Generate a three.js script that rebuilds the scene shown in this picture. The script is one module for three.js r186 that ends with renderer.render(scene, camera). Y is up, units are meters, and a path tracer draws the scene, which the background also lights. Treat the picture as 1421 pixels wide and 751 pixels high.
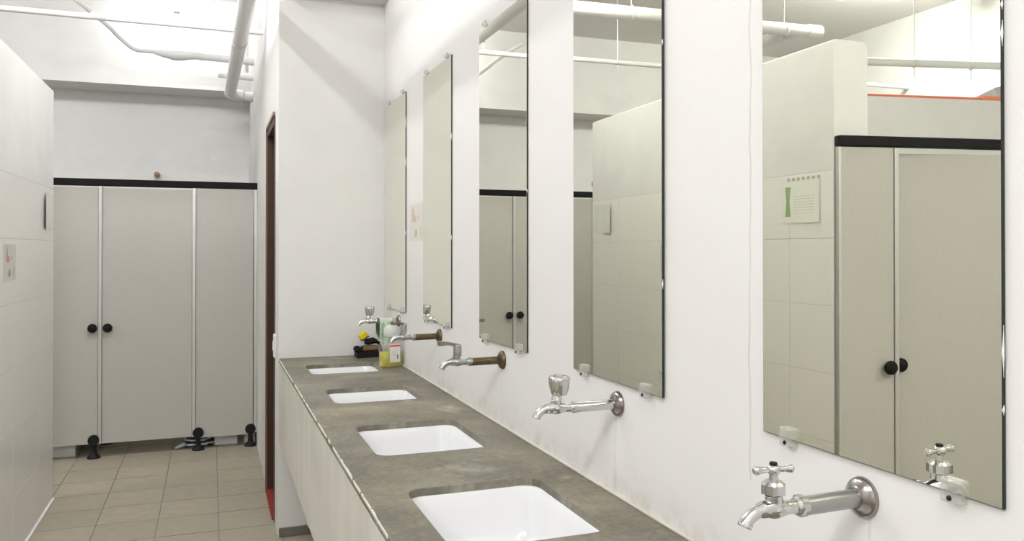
import * as THREE from 'three';
import { RoundedBoxGeometry } from 'three/addons/geometries/RoundedBoxGeometry.js';
import { RectAreaLightUniformsLib } from 'three/addons/lights/RectAreaLightUniformsLib.js';
import { mergeGeometries } from 'three/addons/utils/BufferGeometryUtils.js';
import { ImprovedNoise } from 'three/addons/math/ImprovedNoise.js';

// ------------------------------------------------------------------ camera, exposure, lights
// u = metres to the right of the camera, h = metres above the floor, d = metres along the corridor
const P = (u, h, d) => new THREE.Vector3(u, h, -d);
const EYE = 1.45, FOCAL = 1124;
const scene = new THREE.Scene();
scene.background = new THREE.Color(0x000000);
const camera = new THREE.PerspectiveCamera(2 * Math.atan(375.5 / FOCAL) * 180 / Math.PI, 1421 / 751, 0.05, 60);
camera.position.set(0, EYE, 0);
camera.rotation.order = 'YXZ';
camera.rotation.set(0.4 * Math.PI / 180, -20.37 * Math.PI / 180, 0);
camera.setViewOffset(1421, 751, 0, 37.9, 1421, 751);
const renderer = new THREE.WebGLRenderer({ antialias: true });
renderer.toneMapping = THREE.LinearToneMapping;
renderer.toneMappingExposure = 1.38;
renderer.shadowMap.enabled = true;
RectAreaLightUniformsLib.init();
const TUBE_LIGHT = new THREE.Color(0.975, 0.985, 1.0);

// ------------------------------------------------------------------ helpers
const noise = new ImprovedNoise();
let seed = 20240611;
const rnd = () => { seed = (seed * 1664525 + 1013904223) >>> 0; return seed / 4294967296; };
const fbm = (x, y, z, n = 4) => { let a = 0, s = 1, t = 0; for (let i = 0; i < n; i++) { a += s * noise.noise(x, y, z + i * 7.3); t += s; s *= 0.5; x *= 2.03; y *= 2.03; } return a / t; };
const used = {};
const numbered = (n) => { const k = used[n] = (used[n] ?? -1) + 1; return k ? `${n}_${String(k).padStart(3, '0')}` : n; };
function mesh(name, geo, mat, parent) {
  const m = new THREE.Mesh(geo, mat); m.castShadow = m.receiveShadow = true;
  m.name = parent ? name : numbered(name);
  (parent ?? scene).add(m); return m;
}
function thing(name, label, category, pos = P(0, 0, 0), turn = 0, group) {
  const o = new THREE.Group(); o.name = numbered(name); o.position.copy(pos); o.rotation.y = turn;
  o.userData = { label, category }; if (group) o.userData.group = group; scene.add(o); return o;
}
function tag(o, label, category, group) { o.userData = { label, category }; if (group) o.userData.group = group; return o; }
function struct(name, label, category, pos = P(0, 0, 0), turn = 0) {
  const o = thing(name, label, category, pos, turn); o.userData.kind = 'structure'; return o;
}
// box spanning u0..u1, h0..h1, d0..d1
function boxGeo(u0, u1, h0, h1, d0, d1, r = 0) {
  const w = u1 - u0, h = h1 - h0, l = d1 - d0;
  const g = r ? new RoundedBoxGeometry(w, h, l, 2, Math.min(r, w / 2.01, h / 2.01, l / 2.01)) : new THREE.BoxGeometry(w, h, l);
  g.translate((u0 + u1) / 2, (h0 + h1) / 2, -(d0 + d1) / 2); return g;
}
function metreUV(g) { // box projection in metres, by the way each face points
  g = g.index ? g.toNonIndexed() : g; g.computeVertexNormals();
  const p = g.attributes.position, n = g.attributes.normal, uv = new Float32Array(p.count * 2);
  for (let i = 0; i < p.count; i++) {
    const ax = Math.abs(n.getX(i)), ay = Math.abs(n.getY(i)), az = Math.abs(n.getZ(i));
    let a, b; if (ay >= ax && ay >= az) { a = p.getX(i); b = p.getZ(i); } else if (ax >= az) { a = p.getZ(i); b = p.getY(i); } else { a = p.getX(i); b = p.getY(i); }
    uv[2 * i] = a; uv[2 * i + 1] = b;
  }
  g.setAttribute('uv', new THREE.BufferAttribute(uv, 2)); return g;
}
const clean = (g) => { const q = g.index ? g.toNonIndexed() : g.clone(); for (const k of Object.keys(q.attributes)) if (!['position', 'normal', 'uv'].includes(k)) q.deleteAttribute(k); return q; };
const merge = (...gs) => mergeGeometries(gs.map(clean));
function rodGeo(a, b, r, r2 = r, seg = 20) {
  const v = b.clone().sub(a), g = new THREE.CylinderGeometry(r2, r, v.length(), seg);
  g.applyQuaternion(new THREE.Quaternion().setFromUnitVectors(new THREE.Vector3(0, 1, 0), v.clone().normalize()));
  const c = a.clone().add(b).multiplyScalar(0.5); g.translate(c.x, c.y, c.z); return g;
}
function sweep(pts, radii, n = 28, seg = 20) { // round tube of changing radius through the points, ends closed
  const curve = new THREE.CatmullRomCurve3(pts, false, 'centripetal');
  const pos = [], idx = []; const fr = curve.computeFrenetFrames(n, false);
  for (let i = 0; i <= n; i++) {
    const t = i / n, c = curve.getPointAt(t), tt = curve.getUtoTmapping(t) * (radii.length - 1), k = Math.min(radii.length - 2, Math.floor(tt)), f = tt - k, s = f * f * (3 - 2 * f);
    const r = radii[k] * (1 - s) + radii[k + 1] * s;
    for (let j = 0; j < seg; j++) {
      const a = j / seg * Math.PI * 2, v = fr.normals[i].clone().multiplyScalar(Math.cos(a) * r).addScaledVector(fr.binormals[i], Math.sin(a) * r).add(c);
      pos.push(v.x, v.y, v.z);
    }
  }
  for (let i = 0; i < n; i++) for (let j = 0; j < seg; j++) { const a = i * seg + j, b = i * seg + (j + 1) % seg; idx.push(a, b, a + seg, b, b + seg, a + seg); }
  for (const e of [0, n]) { const c = curve.getPointAt(e / n); const k = pos.length / 3; pos.push(c.x, c.y, c.z); for (let j = 0; j < seg; j++) { const a = e * seg + j, b = e * seg + (j + 1) % seg; e ? idx.push(a, b, k) : idx.push(b, a, k); } }
  const g = new THREE.BufferGeometry(); g.setAttribute('position', new THREE.Float32BufferAttribute(pos, 3)); g.setIndex(idx);
  g.setAttribute('uv', new THREE.Float32BufferAttribute(new Float32Array(pos.length / 3 * 2), 2)); g.computeVertexNormals(); return g;
}
const lathe = (prof, seg = 32) => new THREE.LatheGeometry(prof.map(([r, y]) => new THREE.Vector2(r, y)), seg);
function tex(w, h, fn, { srgb = true, repeat = 1 } = {}) {
  const a = new Uint8Array(w * h * 4);
  for (let y = 0; y < h; y++) for (let x = 0; x < w; x++) {
    const c = fn(x / w, y / h), i = 4 * (y * w + x);
    for (let k = 0; k < 3; k++) a[i + k] = Math.max(0, Math.min(255, (Array.isArray(c) ? c[k] : c) * 255));
    a[i + 3] = Array.isArray(c) && c.length > 3 ? c[3] * 255 : 255;
  }
  const t = new THREE.DataTexture(a, w, h); t.magFilter = THREE.LinearFilter; t.minFilter = THREE.LinearMipmapLinearFilter; t.generateMipmaps = true;
  t.wrapS = t.wrapT = THREE.RepeatWrapping; if (srgb) t.colorSpace = THREE.SRGBColorSpace; t.repeat.set(repeat, repeat); t.needsUpdate = true; return t;
}
const mat = (c, roughness = 0.6, o = {}) => new THREE.MeshStandardMaterial({ color: Array.isArray(c) ? new THREE.Color().setRGB(...c) : c, roughness, ...o });
const phys = (c, roughness, o) => new THREE.MeshPhysicalMaterial({ color: Array.isArray(c) ? new THREE.Color().setRGB(...c) : c, roughness, ...o });
// tileable noise: blends four shifted copies
const tiled = (x, y, f, z, n = 4) => { const a = fbm(x * f, y * f, z, n), b = fbm((x - 1) * f, y * f, z, n), c = fbm(x * f, (y - 1) * f, z, n), e = fbm((x - 1) * f, (y - 1) * f, z, n); return (a * (1 - x) + b * x) * (1 - y) + (c * (1 - x) + e * x) * y; };

// ------------------------------------------------------------------ materials
const plasterBump = tex(256, 256, (x, y) => 0.5 + 0.5 * tiled(x, y, 9, 1.3), { srgb: false });
const plasterTone = tex(256, 256, (x, y) => { const v = 0.97 + 0.05 * tiled(x, y, 4, 5.1); return [v, v * 0.995, v * 0.985]; });
const M = {
  wall: mat([0.80, 0.798, 0.792], 0.7, { map: plasterTone, bumpMap: plasterBump, bumpScale: 0.0012 }),
  ceiling: mat([0.84, 0.838, 0.83], 0.85, { map: plasterTone }),
  tileWall: [0, 1, 2].map((k) => mat([0.81 + k * 0.006, 0.795 + k * 0.006, 0.75 + k * 0.007], 0.3)),
  grout: mat([0.70, 0.685, 0.64], 0.9),
  floorGrout: mat([0.26, 0.24, 0.195], 0.9),
  pipe: phys([0.70, 0.695, 0.685], 0.42, {}),
  wood: mat([0.055, 0.022, 0.013], 0.45),
  woodEdge: mat([0.25, 0.15, 0.08], 0.5),
  red: mat([0.24, 0.022, 0.014], 0.55),
  black: phys([0.006, 0.006, 0.006], 0.6, { specularIntensity: 0.4 }),
  blackMatt: phys([0.008, 0.008, 0.009], 0.6, { specularIntensity: 0.5 }),
  alu: mat([0.62, 0.62, 0.61], 0.4, { metalness: 0.75 }),
  white: mat([0.80, 0.80, 0.79], 0.5),
  chrome: mat([0.62, 0.62, 0.615], 0.14, { metalness: 1 }),
  chromeWorn: mat([0.40, 0.40, 0.39], 0.33, { metalness: 1 }),
  porcelain: phys([0.80, 0.80, 0.81], 0.12, { clearcoat: 0.6, clearcoatRoughness: 0.05 }),
  mirror: mat([0.90, 0.905, 0.80], 0.0, { metalness: 1 }),
  mirrorEdge: mat([0.008, 0.016, 0.012], 0.25),
  clip: phys([0.86, 0.86, 0.84], 0.22, { transmission: 0.8, thickness: 0 }),
  redPipe: mat([0.62, 0.16, 0.10], 0.5),
  paper: mat([0.80, 0.80, 0.77], 0.8),
};
const laminateMap = tex(512, 512, (x, y) => { const f = fbm(x * 240, y * 240, 3.3, 2), v = 0.765 + 0.05 * f; return [v, v * 0.985, v * 0.945]; });
M.laminate = mat([0.86, 0.86, 0.86], 0.38, { map: laminateMap });
const floorMaps = [0, 1, 2, 3].map((k) => tex(128, 128, (x, y) => { const v = 0.675 + 0.007 * (k - 1.5) + 0.05 * fbm(x * 5, y * 5, k * 9.1, 4) + 0.035 * (fbm(x * 70, y * 70, k * 3.7, 1)); return [v, v * 0.955, v * 0.855]; }));
M.floorTile = floorMaps.map((t) => mat([0.88, 0.87, 0.84], 0.42, { map: t }));
// cement worktop: trowelled grey-brown cement with paler scuffs
const cementMap = tex(1024, 512, (x, y) => {
  const big = fbm(x * 9, y * 5, 2.2, 5), streak = fbm(x * 26, y * 5, 8.4, 4), fine = fbm(x * 150, y * 90, 4.4, 2);
  let v = 0.50 + 0.17 * big + 0.10 * streak + 0.085 * fine; const warm = 0.5 + 1.2 * fbm(x * 7, y * 4, 21.3, 4);
  const scuff = Math.max(0, fbm(x * 14 + 5, y * 8, 12.1, 4) - 0.20) * 0.7; v += scuff;
  return [v * (0.99 + 0.025 * warm), v * 0.965 + scuff * 0.02, v * (0.905 - 0.06 * warm) + scuff * 0.06];
});
cementMap.repeat.set(1 / 2.2, 1 / 1.1);
const cementBump = tex(512, 512, (x, y) => 0.5 + 0.4 * tiled(x, y, 14, 6.6, 5), { srgb: false });
M.cement = mat([0.80, 0.785, 0.725], 0.52, { map: cementMap, bumpMap: cementBump, bumpScale: 0.0015 });
const apronMap = tex(1024, 256, (x, y) => {
  const streak = fbm(x * 40, y * 1.6, 3.1, 4), big = fbm(x * 8, y * 4, 9.2, 4); const v = 0.86 + 0.055 * streak + 0.05 * big;
  return [v, v * 0.99, v * 0.94];
});
apronMap.repeat.set(1 / 4, 1 / 1);
M.apron = mat([0.88, 0.88, 0.88], 0.6, { map: apronMap });
const rustMap = tex(128, 128, (x, y) => { const n = tiled(x, y, 6, 2.7, 4), v = 0.46 + 0.22 * n; return [v, v * (0.86 + 0.08 * n), v * 0.66]; });
M.rusty = mat([0.8, 0.8, 0.8], 0.34, { map: rustMap, metalness: 0.9 });
M.tarnish = mat([0.30, 0.265, 0.235], 0.3, { metalness: 0.95 });

// ------------------------------------------------------------------ the setting
const WALL = 0.853, COUNTER = 0.897, FRONT = 0.319, ENDW = 4.24, LEFT = -0.857, CEIL = 3.55, STALL = 6.28, BACK = 7.68;

// floor: slab and tiles of 30 cm
{
  const f = struct('floor', 'beige-grey tiled floor of the washroom', 'floor');
  mesh('slab', boxGeo(-4.35, 1.0, -0.12, -0.004, -2.1, 7.8), M.floorGrout, f);
  const g = new THREE.BoxGeometry(0.2965, 0.006, 0.2965), u0 = -0.262 - 0.302 * 5, rest = [];
  for (let i = 0; i < 9; i++) for (let j = -6; j < 25; j++) {
    const u = u0 + 0.302 * i + 0.151, d = 5.35 - 0.302 * (17 - j) + 0.151; if (d > 7.66 || d < -1.8) continue;
    if (d < 0.2) { const q = boxGeo(u - 0.148, u + 0.148, -0.003, 0.003, d - 0.148, d + 0.148); q.translate(0, -0.003, 0); rest.push(q); continue; }
    const t = mesh('tile', g, M.floorTile[Math.floor(rnd() * 4)], f); t.position.set(u, -0.003 + (rnd() - 0.5) * 0.0006, -d);
  }
  for (let u = u0 - 0.151; u > -4.2; u -= 0.302) for (let j = -6; j < 25; j++) { const d = 5.35 - 0.302 * (17 - j) + 0.151; if (d > 7.66 || d < -1.8) continue; const q = boxGeo(u - 0.148, u + 0.148, -0.003, 0.003, d - 0.148, d + 0.148); q.translate(0, -0.003, 0); rest.push(q); }
  const r = mesh('more_tiles', mergeGeometries(rest), M.floorTile[1], f); r.userData.kind = 'stuff';
}
mesh('slab', boxGeo(-4.35, 1.0, CEIL, CEIL + 0.15, -2.1, 7.8), M.ceiling, struct('ceiling', 'plain white painted ceiling slab above the pipes', 'ceiling'));

// wall with the mirrors: paint with a hairline crack, drip marks under the taps and splash stains above the worktop
{
  const D0 = -2, D1 = 7.8, H1 = CEIL, X = 2048, Y = 1024;
  const TAPS = [0.89, 1.615, 2.378, 3.115, 3.86];
  const crackAt = (h) => 1.141 + 0.010 * fbm(h * 2.2, 0.3, 1.7, 3) + 0.006 * noise.noise(h * 14, 3.1, 2.2);
  const wallMap = tex(X, Y, (x, y) => {
    const d = x * 4.3, h = 0.6 + y * 2.0;  // one metre of the map is one metre of the wall
    let v = 0.985 + 0.02 * fbm(d * 1.5, h * 1.5, 3.3, 4), r = v, g = v * 0.994, b = v * 0.986;
    const over = h - COUNTER;
    if (over > 0 && over < 0.34) {
      const edge = 0.055 + 0.09 * Math.max(0, fbm(d * 4.5, 1.2, 6.1, 4) + 0.25);
      const grain = Math.max(0, fbm(d * 24, h * 24, 5.5, 4) + 0.12), s = Math.max(0, 1 - over / edge) * grain * 0.75;
      r -= s * 0.16; g -= s * 0.24; b -= s * 0.32;
    }
    for (const t of TAPS) { // thin dried drips under each flange
      const low = 1.45 - 0.372 - h; if (low > 0 && low < 0.185) { const w = Math.abs(d - t - 0.004 * noise.noise(h * 20, t, 0) - 0.012 * (t > 1 ? 1 : -1)); if (w < 0.004) { const s = (1 - w / 0.004) * (0.6 + 0.4 * noise.noise(h * 60, t, 4)); r -= 0.10 * s; g -= 0.105 * s; b -= 0.125 * s; } }
    }
    const c = Math.abs(d - crackAt(h)); if (c < 0.0028 && h > 1.06) { const s = (1 - c / 0.0028) * (0.75 + 0.4 * noise.noise(h * 9, 8, 1)); r -= 0.17 * s; g -= 0.18 * s; b -= 0.19 * s; }
    return [r, g, b];
  });
  wallMap.wrapS = wallMap.wrapT = THREE.ClampToEdgeWrapping;
  const g = metreUV(boxGeo(WALL, WALL + 0.15, 0, H1, D0, D1)), uv = g.attributes.uv, n = g.attributes.normal;
  for (let i = 0; i < uv.count; i++) if (Math.abs(n.getX(i)) > 0.5) uv.setXY(i, -uv.getX(i) / 4.3, (uv.getY(i) - 0.6) / 2.0);
  const m = mat([0.80, 0.797, 0.792], 0.62, { map: wallMap });
  const w = struct('wall_right', 'white painted wall with a hairline crack, carrying the mirrors and taps', 'wall');
  mesh('plaster', g, m, w);
}
// wall at the end of the worktop, side wall with the doorway, far wall with its beam
mesh('plaster', metreUV(boxGeo(FRONT, WALL, 0, CEIL, ENDW, ENDW + 0.12)), M.wall, struct('wall_end', 'white wall closing off the far end of the worktop', 'wall'));
{
  const w = struct('wall_doorway', 'white side wall beyond the worktop, pierced by a doorway', 'wall');
  mesh('pier', metreUV(boxGeo(FRONT, FRONT + 0.1, 0, CEIL, ENDW + 0.12, 4.47)), M.wall, w);
  mesh('pier', metreUV(boxGeo(FRONT, FRONT + 0.1, 0, CEIL, 5.10, BACK)), M.wall, w);
  mesh('lintel', metreUV(boxGeo(FRONT, FRONT + 0.1, 2.16, CEIL, 4.47, 5.10)), M.wall, w);
}
mesh('plaster', metreUV(boxGeo(-4.35, 1.0, 0, CEIL, BACK, BACK + 0.12)), M.wall, struct('wall_far', 'white wall behind the far row of toilet cubicles', 'wall'));
mesh('beam', metreUV(boxGeo(-4.2, FRONT, EYE + 1.343, CEIL, 7.3, BACK)), M.wall, struct('trim_1', 'deep white ceiling beam over the far toilet cubicles', 'beam'));
mesh('beam', metreUV(boxGeo(FRONT + 0.04, WALL, EYE + 1.287, CEIL, 4.12, ENDW)), M.wall, struct('trim_2', 'white ceiling beam above the end of the worktop', 'beam'));
mesh('plaster', metreUV(boxGeo(-4.35, -4.2, 0, CEIL, -2.1, BACK)), M.wall, struct('wall_outer', 'white wall of the room behind the tiled partition', 'wall'));
mesh('plaster', metreUV(boxGeo(-4.2, WALL, 0, CEIL, -2.1, -2)), M.wall, struct('wall_near', 'white wall closing the washroom opposite the far cubicles', 'wall'));
// partition on the left: painted above, tiles of 60 x 30 cm below
{
  const w = struct('wall_left', 'free-standing white partition wall, tiled to shoulder height', 'wall');
  const D0 = 2.83, D1 = 5.33, H = EYE + 0.921, T = 0.19, r = 0.035;
  const s = new THREE.Shape(); s.moveTo(LEFT - 0.007, 0); s.lineTo(LEFT - 0.007, H - 0.006); s.quadraticCurveTo(LEFT - 0.007, H, LEFT - 0.013, H); s.lineTo(LEFT - T + r, H); s.quadraticCurveTo(LEFT - T, H, LEFT - T, H - r); s.lineTo(LEFT - T, 0);
  const g = new THREE.ExtrudeGeometry(s, { depth: D1 - D0, bevelEnabled: false, curveSegments: 8 }); g.translate(0, 0, -D1);
  mesh('core', metreUV(g), M.wall, w);
  const top = EYE + 0.345;
  mesh('plaster', metreUV(boxGeo(LEFT - 0.0075, LEFT - 0.0025, top + 0.002, H - 0.008, D0 + 0.001, D1 - 0.001)), M.wall, w);
  mesh('grout_bed', boxGeo(LEFT - 0.007, LEFT - 0.0016, 0.012, top, D0 + 0.001, D1 - 0.001), M.grout, w);
  const cols = [D0, 3.12, 3.72, 4.32, 4.92, D1]; let h1 = top;
  while (h1 > 0.02) {
    const h0 = Math.max(0.012, h1 - 0.299);
    for (let c = 0; c < 5; c++) mesh('tile', boxGeo(LEFT - 0.006, LEFT + (rnd() - 0.5) * 0.0006, h0 + 0.0012, h1 - 0.0012, cols[c] + 0.0012, cols[c + 1] - 0.0012, 0.0012), M.tileWall[Math.floor(rnd() * 3)], w);
    h1 -= 0.299;
  }
  mesh('sealant', boxGeo(LEFT - 0.005, LEFT + 0.011, 0, 0.010, D0, D1, 0.004), M.white, struct('baseboard_left', 'thin white sealant line along the foot of the tiled partition', 'sealant'));
}
// skewed bay on the left, seen only in the mirrors
const SK = 10 * Math.PI / 180;
const skew = (t, off = 0) => [-0.87 - Math.cos(SK) * t - Math.sin(SK) * off, 2.80 - Math.sin(SK) * t + Math.cos(SK) * off]; // along the cubicle front, off = behind it
function skewBox(t0, t1, h0, h1, o0, o1, r = 0) { // as boxGeo, in the bay's own axes; x runs along the front to the left
  const g = boxGeo(-t1, -t0, h0, h1, o0, o1, r); g.rotateY(SK); g.translate(-0.87, 0, -2.80); return g;
}
{
  const w = struct('wall_low', 'low white wall with a red pipe along its top, behind the near cubicles', 'wall');
  mesh('plaster', metreUV(skewBox(0.16, 3.0, 0, EYE + 0.925, 1.22, 1.32)), M.wall, w);
}
mesh('skirting', metreUV(boxGeo(FRONT + 0.003, FRONT + 0.53, 0.0005, 0.045, ENDW - 0.014, ENDW - 0.0005, 0.003)), mat([0.16, 0.155, 0.13], 0.8), struct('baseboard_end', 'low dark cement skirting at the foot of the end wall', 'skirting'));
// doorway: dark timber lining, red floor, small dark room behind it
{
  const g = struct('door_1', 'dark brown timber door frame in the side wall', 'door frame');
  mesh('jamb', boxGeo(FRONT - 0.004, FRONT + 0.106, 0, 2.16, 5.06, 5.10), M.wood, g);
  mesh('jamb', boxGeo(FRONT - 0.004, FRONT + 0.106, 0, 2.16, 4.47, 4.51), M.wood, g);
  mesh('head', boxGeo(FRONT - 0.004, FRONT + 0.106, 2.12, 2.16, 4.51, 5.06), M.wood, g);
  mesh('architrave', boxGeo(FRONT - 0.012, FRONT - 0.004, 0, 2.175, 5.085, 5.10), M.woodEdge, g);
  mesh('architrave', boxGeo(FRONT - 0.012, FRONT - 0.004, 2.16, 2.18, 4.47, 5.10), M.woodEdge, g);
  const leaf = mesh('door_leaf', boxGeo(FRONT + 0.108, FRONT + 0.50, 0.03, 2.11, 5.02, 5.055, 0.003), M.wood, g);
  const lh = mesh('door_handle', lathe([[0, 0], [0.022, 0], [0.022, 0.006], [0.009, 0.012], [0.009, 0.03], [0.024, 0.036], [0.027, 0.05], [0.02, 0.062], [0, 0.065]], 24), M.chromeWorn, leaf);
  lh.rotation.x = Math.PI / 2; lh.position.copy(P(FRONT + 0.43, 1.02, 5.02));
  const t = struct('trim_3', 'red painted floor strip inside the side doorway', 'threshold');
  mesh('floor_strip', boxGeo(FRONT - 0.013, WALL, 0.0005, 0.012, 4.511, 5.059, 0.003), M.red, t);
}

// ------------------------------------------------------------------ lamps: fluorescent battens
const tubeGlow = new THREE.MeshStandardMaterial({ color: 0xffffff, emissive: TUBE_LIGHT, emissiveIntensity: 6, roughness: 0.4 });
function batten(label, pos, len, turn, power) {
  const t = thing('fluorescent_lamp', label, 'lamp', pos, turn, undefined);
  mesh('housing', new RoundedBoxGeometry(0.06, 0.05, len, 2, 0.008).translate(0, 0.045, 0), M.white, t);
  for (const s of [-1, 1]) mesh('lamp_holder', new RoundedBoxGeometry(0.03, 0.05, 0.016, 2, 0.004).translate(0, 0.0, s * (len / 2 - 0.012)), M.white, t);
  mesh('tube', new THREE.CylinderGeometry(0.013, 0.013, len - 0.04, 16).rotateX(Math.PI / 2), tubeGlow, t);
  for (const s of [-0.35, 0.35]) mesh('suspension_rod', rodGeo(new THREE.Vector3(0, 0.07, s * len), new THREE.Vector3(0, CEIL - pos.y, s * len), 0.004), M.alu, t);
  // the tube shines down and to both sides; the housing shades the top
  for (const [turnZ, x, y, f] of [[0, 0, -0.016, 1], [1.9, 0.016, 0.004, 0.7], [-1.9, -0.016, 0.004, 0.7]]) {
    const l = new THREE.RectAreaLight(TUBE_LIGHT, power * f, 0.026, len - 0.04); l.name = 'tube_light';
    const g = new THREE.Group(); g.name = 'tube_light_mount'; g.rotation.z = turnZ; l.rotation.x = -Math.PI / 2; g.position.set(x, y, 0); g.add(l); t.add(g);
  }
}
batten('white fluorescent batten hung over the middle of the corridor', P(-0.58, 3.38, 2.85), 1.2, 0, 95);
batten('white fluorescent batten hung over the near end of the corridor', P(-0.35, 3.38, -0.5), 1.2, Math.PI / 2, 275);
batten('white fluorescent batten hung over the corridor beside the doorway', P(-0.3, 3.38, 4.6), 1.1, Math.PI / 2, 150);
batten('white fluorescent batten under the ceiling in front of the far beam', P(-0.28, 3.46, 6.93), 0.6, Math.PI / 2, 70);
batten('white fluorescent batten hung in the bay in front of the door ajar', P(-2.3, 3.38, 0.2), 1.2, 0, 250);
batten('white fluorescent batten in the room behind the tiled partition', P(-3.15, 3.47, 4.8), 1.2, Math.PI / 2, 280);

// ------------------------------------------------------------------ pipes under the ceiling
const PV = (u, yEye, d) => P(u, EYE + yEye, d);
{
  const p = thing('drain_pipe', 'thick white drain pipe running along the corridor under the ceiling', 'pipe');
  const a = PV(0.235, 1.27, -1.95), b = PV(0.142, 1.27, 6.96);
  mesh('pipe', rodGeo(a, b, 0.044, 0.044, 28), M.pipe, p);
  mesh('elbow', sweep([PV(0.142, 1.27, 6.93), PV(0.143, 1.27, 6.98), PV(0.16, 1.268, 7.025), PV(0.21, 1.265, 7.04), PV(0.25, 1.263, 7.04)], [0.047, 0.047, 0.047, 0.047, 0.047], 20, 24), M.pipe, p);
  mesh('branch', rodGeo(PV(0.24, 1.263, 7.04), PV(FRONT, 1.26, 7.04), 0.04, 0.04, 24), M.pipe, p);
  for (const d of [1.2, 3.4, 5.2]) { const u = 0.235 + (0.142 - 0.235) * (d + 1.95) / 8.91; mesh('hanger', merge(rodGeo(PV(u, 1.31, d), P(u, CEIL, d), 0.004), new THREE.TorusGeometry(0.0465, 0.003, 8, 28).translate(u, EYE + 1.27, -d)), M.alu, p); }
}
{
  const p = thing('water_pipe', 'slim white pipe crossing the corridor below the ceiling, in front of the lamp', 'pipe');
  mesh('pipe', rodGeo(PV(-4.2, 1.455, 5.6), PV(FRONT, 1.435, 5.6), 0.0185, 0.0185, 20), M.pipe, p);
  for (const u of [-2.6, -1.2, 0.02]) mesh('hanger', merge(rodGeo(PV(u, 1.4, 5.6), P(u, CEIL, 5.6), 0.004), new THREE.TorusGeometry(0.021, 0.003, 8, 24).rotateY(Math.PI / 2).translate(u, EYE + 1.444, -5.6)), M.alu, p);
  const sp = mesh('sprinkler', merge(rodGeo(PV(-0.21, 1.44, 5.6), PV(-0.21, 1.51, 5.6), 0.008), lathe([[0.006, 0], [0.02, 0.004], [0.02, 0.01], [0.006, 0.014]], 16).translate(-0.21, EYE + 1.508, -5.6)), M.alu, p);
  mesh('coupling', rodGeo(PV(-0.70, 1.447, 5.6), PV(-0.62, 1.447, 5.6), 0.024), M.pipe, p);
}
{
  const p = thing('branch_pipe', 'white pipe with a bent end and a thicker sleeve, in front of the far beam', 'pipe');
  mesh('pipe', sweep([PV(-0.92, 1.80, 6.55), PV(-0.72, 1.66, 6.68), PV(-0.64, 1.59, 6.76), PV(-0.55, 1.53, 6.8), PV(-0.45, 1.525, 6.8), PV(-0.2, 1.52, 6.8)], [0.019, 0.019, 0.019, 0.019, 0.019, 0.019], 40, 18), M.pipe, p);
  mesh('reducer', sweep([PV(-0.42, 1.522, 6.8), PV(-0.34, 1.515, 6.8), PV(-0.26, 1.51, 6.8), PV(-0.13, 1.517, 6.8), PV(-0.09, 1.517, 6.8)], [0.02, 0.035, 0.047, 0.035, 0.03], 24, 20), M.pipe, p);
  mesh('sleeve', rodGeo(PV(-0.1, 1.515, 6.8), PV(FRONT, 1.50, 6.8), 0.031, 0.031, 22), M.pipe, p);
  for (const u of [-0.08, -0.01, 0.055, 0.2]) mesh('collar', rodGeo(PV(u - 0.012, 1.514, 6.8), PV(u + 0.012, 1.514, 6.8), 0.0345, 0.0345, 22), M.pipe, p);
}
{
  const p = thing('stub_pipe', 'short white pipe with an upright branch beside the thick drain pipe', 'pipe');
  mesh('pipe', rodGeo(PV(0.05, 1.415, 6.95), PV(FRONT, 1.405, 6.95), 0.03, 0.03, 20), M.pipe, p);
  mesh('coupling', rodGeo(PV(0.17, 1.412, 6.95), PV(0.22, 1.41, 6.95), 0.035, 0.035, 20), M.pipe, p);
  mesh('upright', rodGeo(PV(0.265, 1.41, 6.95), P(0.265, CEIL, 6.95), 0.017, 0.017, 16), M.pipe, p);
}
{
  const p = thing('soil_pipe', 'wide white pipe high under the ceiling, capped above the tiled partition', 'pipe');
  mesh('pipe', rodGeo(PV(FRONT - 0.02, 1.62, 5.0), PV(-2.6, 1.66, 5.0), 0.048, 0.048, 24), M.pipe, p);
  mesh('end_cap', rodGeo(PV(-2.56, 1.66, 5.0), PV(-2.68, 1.66, 5.0), 0.054, 0.054, 24), M.pipe, p);
  mesh('branch', sweep([PV(-2.45, 1.65, 5.02), PV(-2.35, 1.62, 5.2), PV(-2.3, 1.60, 5.4), PV(-2.26, 1.585, 5.65)], [0.045, 0.045, 0.045, 0.045], 24, 20), M.pipe, p);
  for (const u of [-2.35, -1.0, 0.05]) mesh('hanger', merge(rodGeo(PV(u, 1.69, 5.0), P(u, CEIL, 5.0), 0.004), new THREE.TorusGeometry(0.051, 0.004, 8, 24).rotateY(Math.PI / 2).translate(u, EYE + 1.64, -5.0)), M.alu, p);
}
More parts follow.
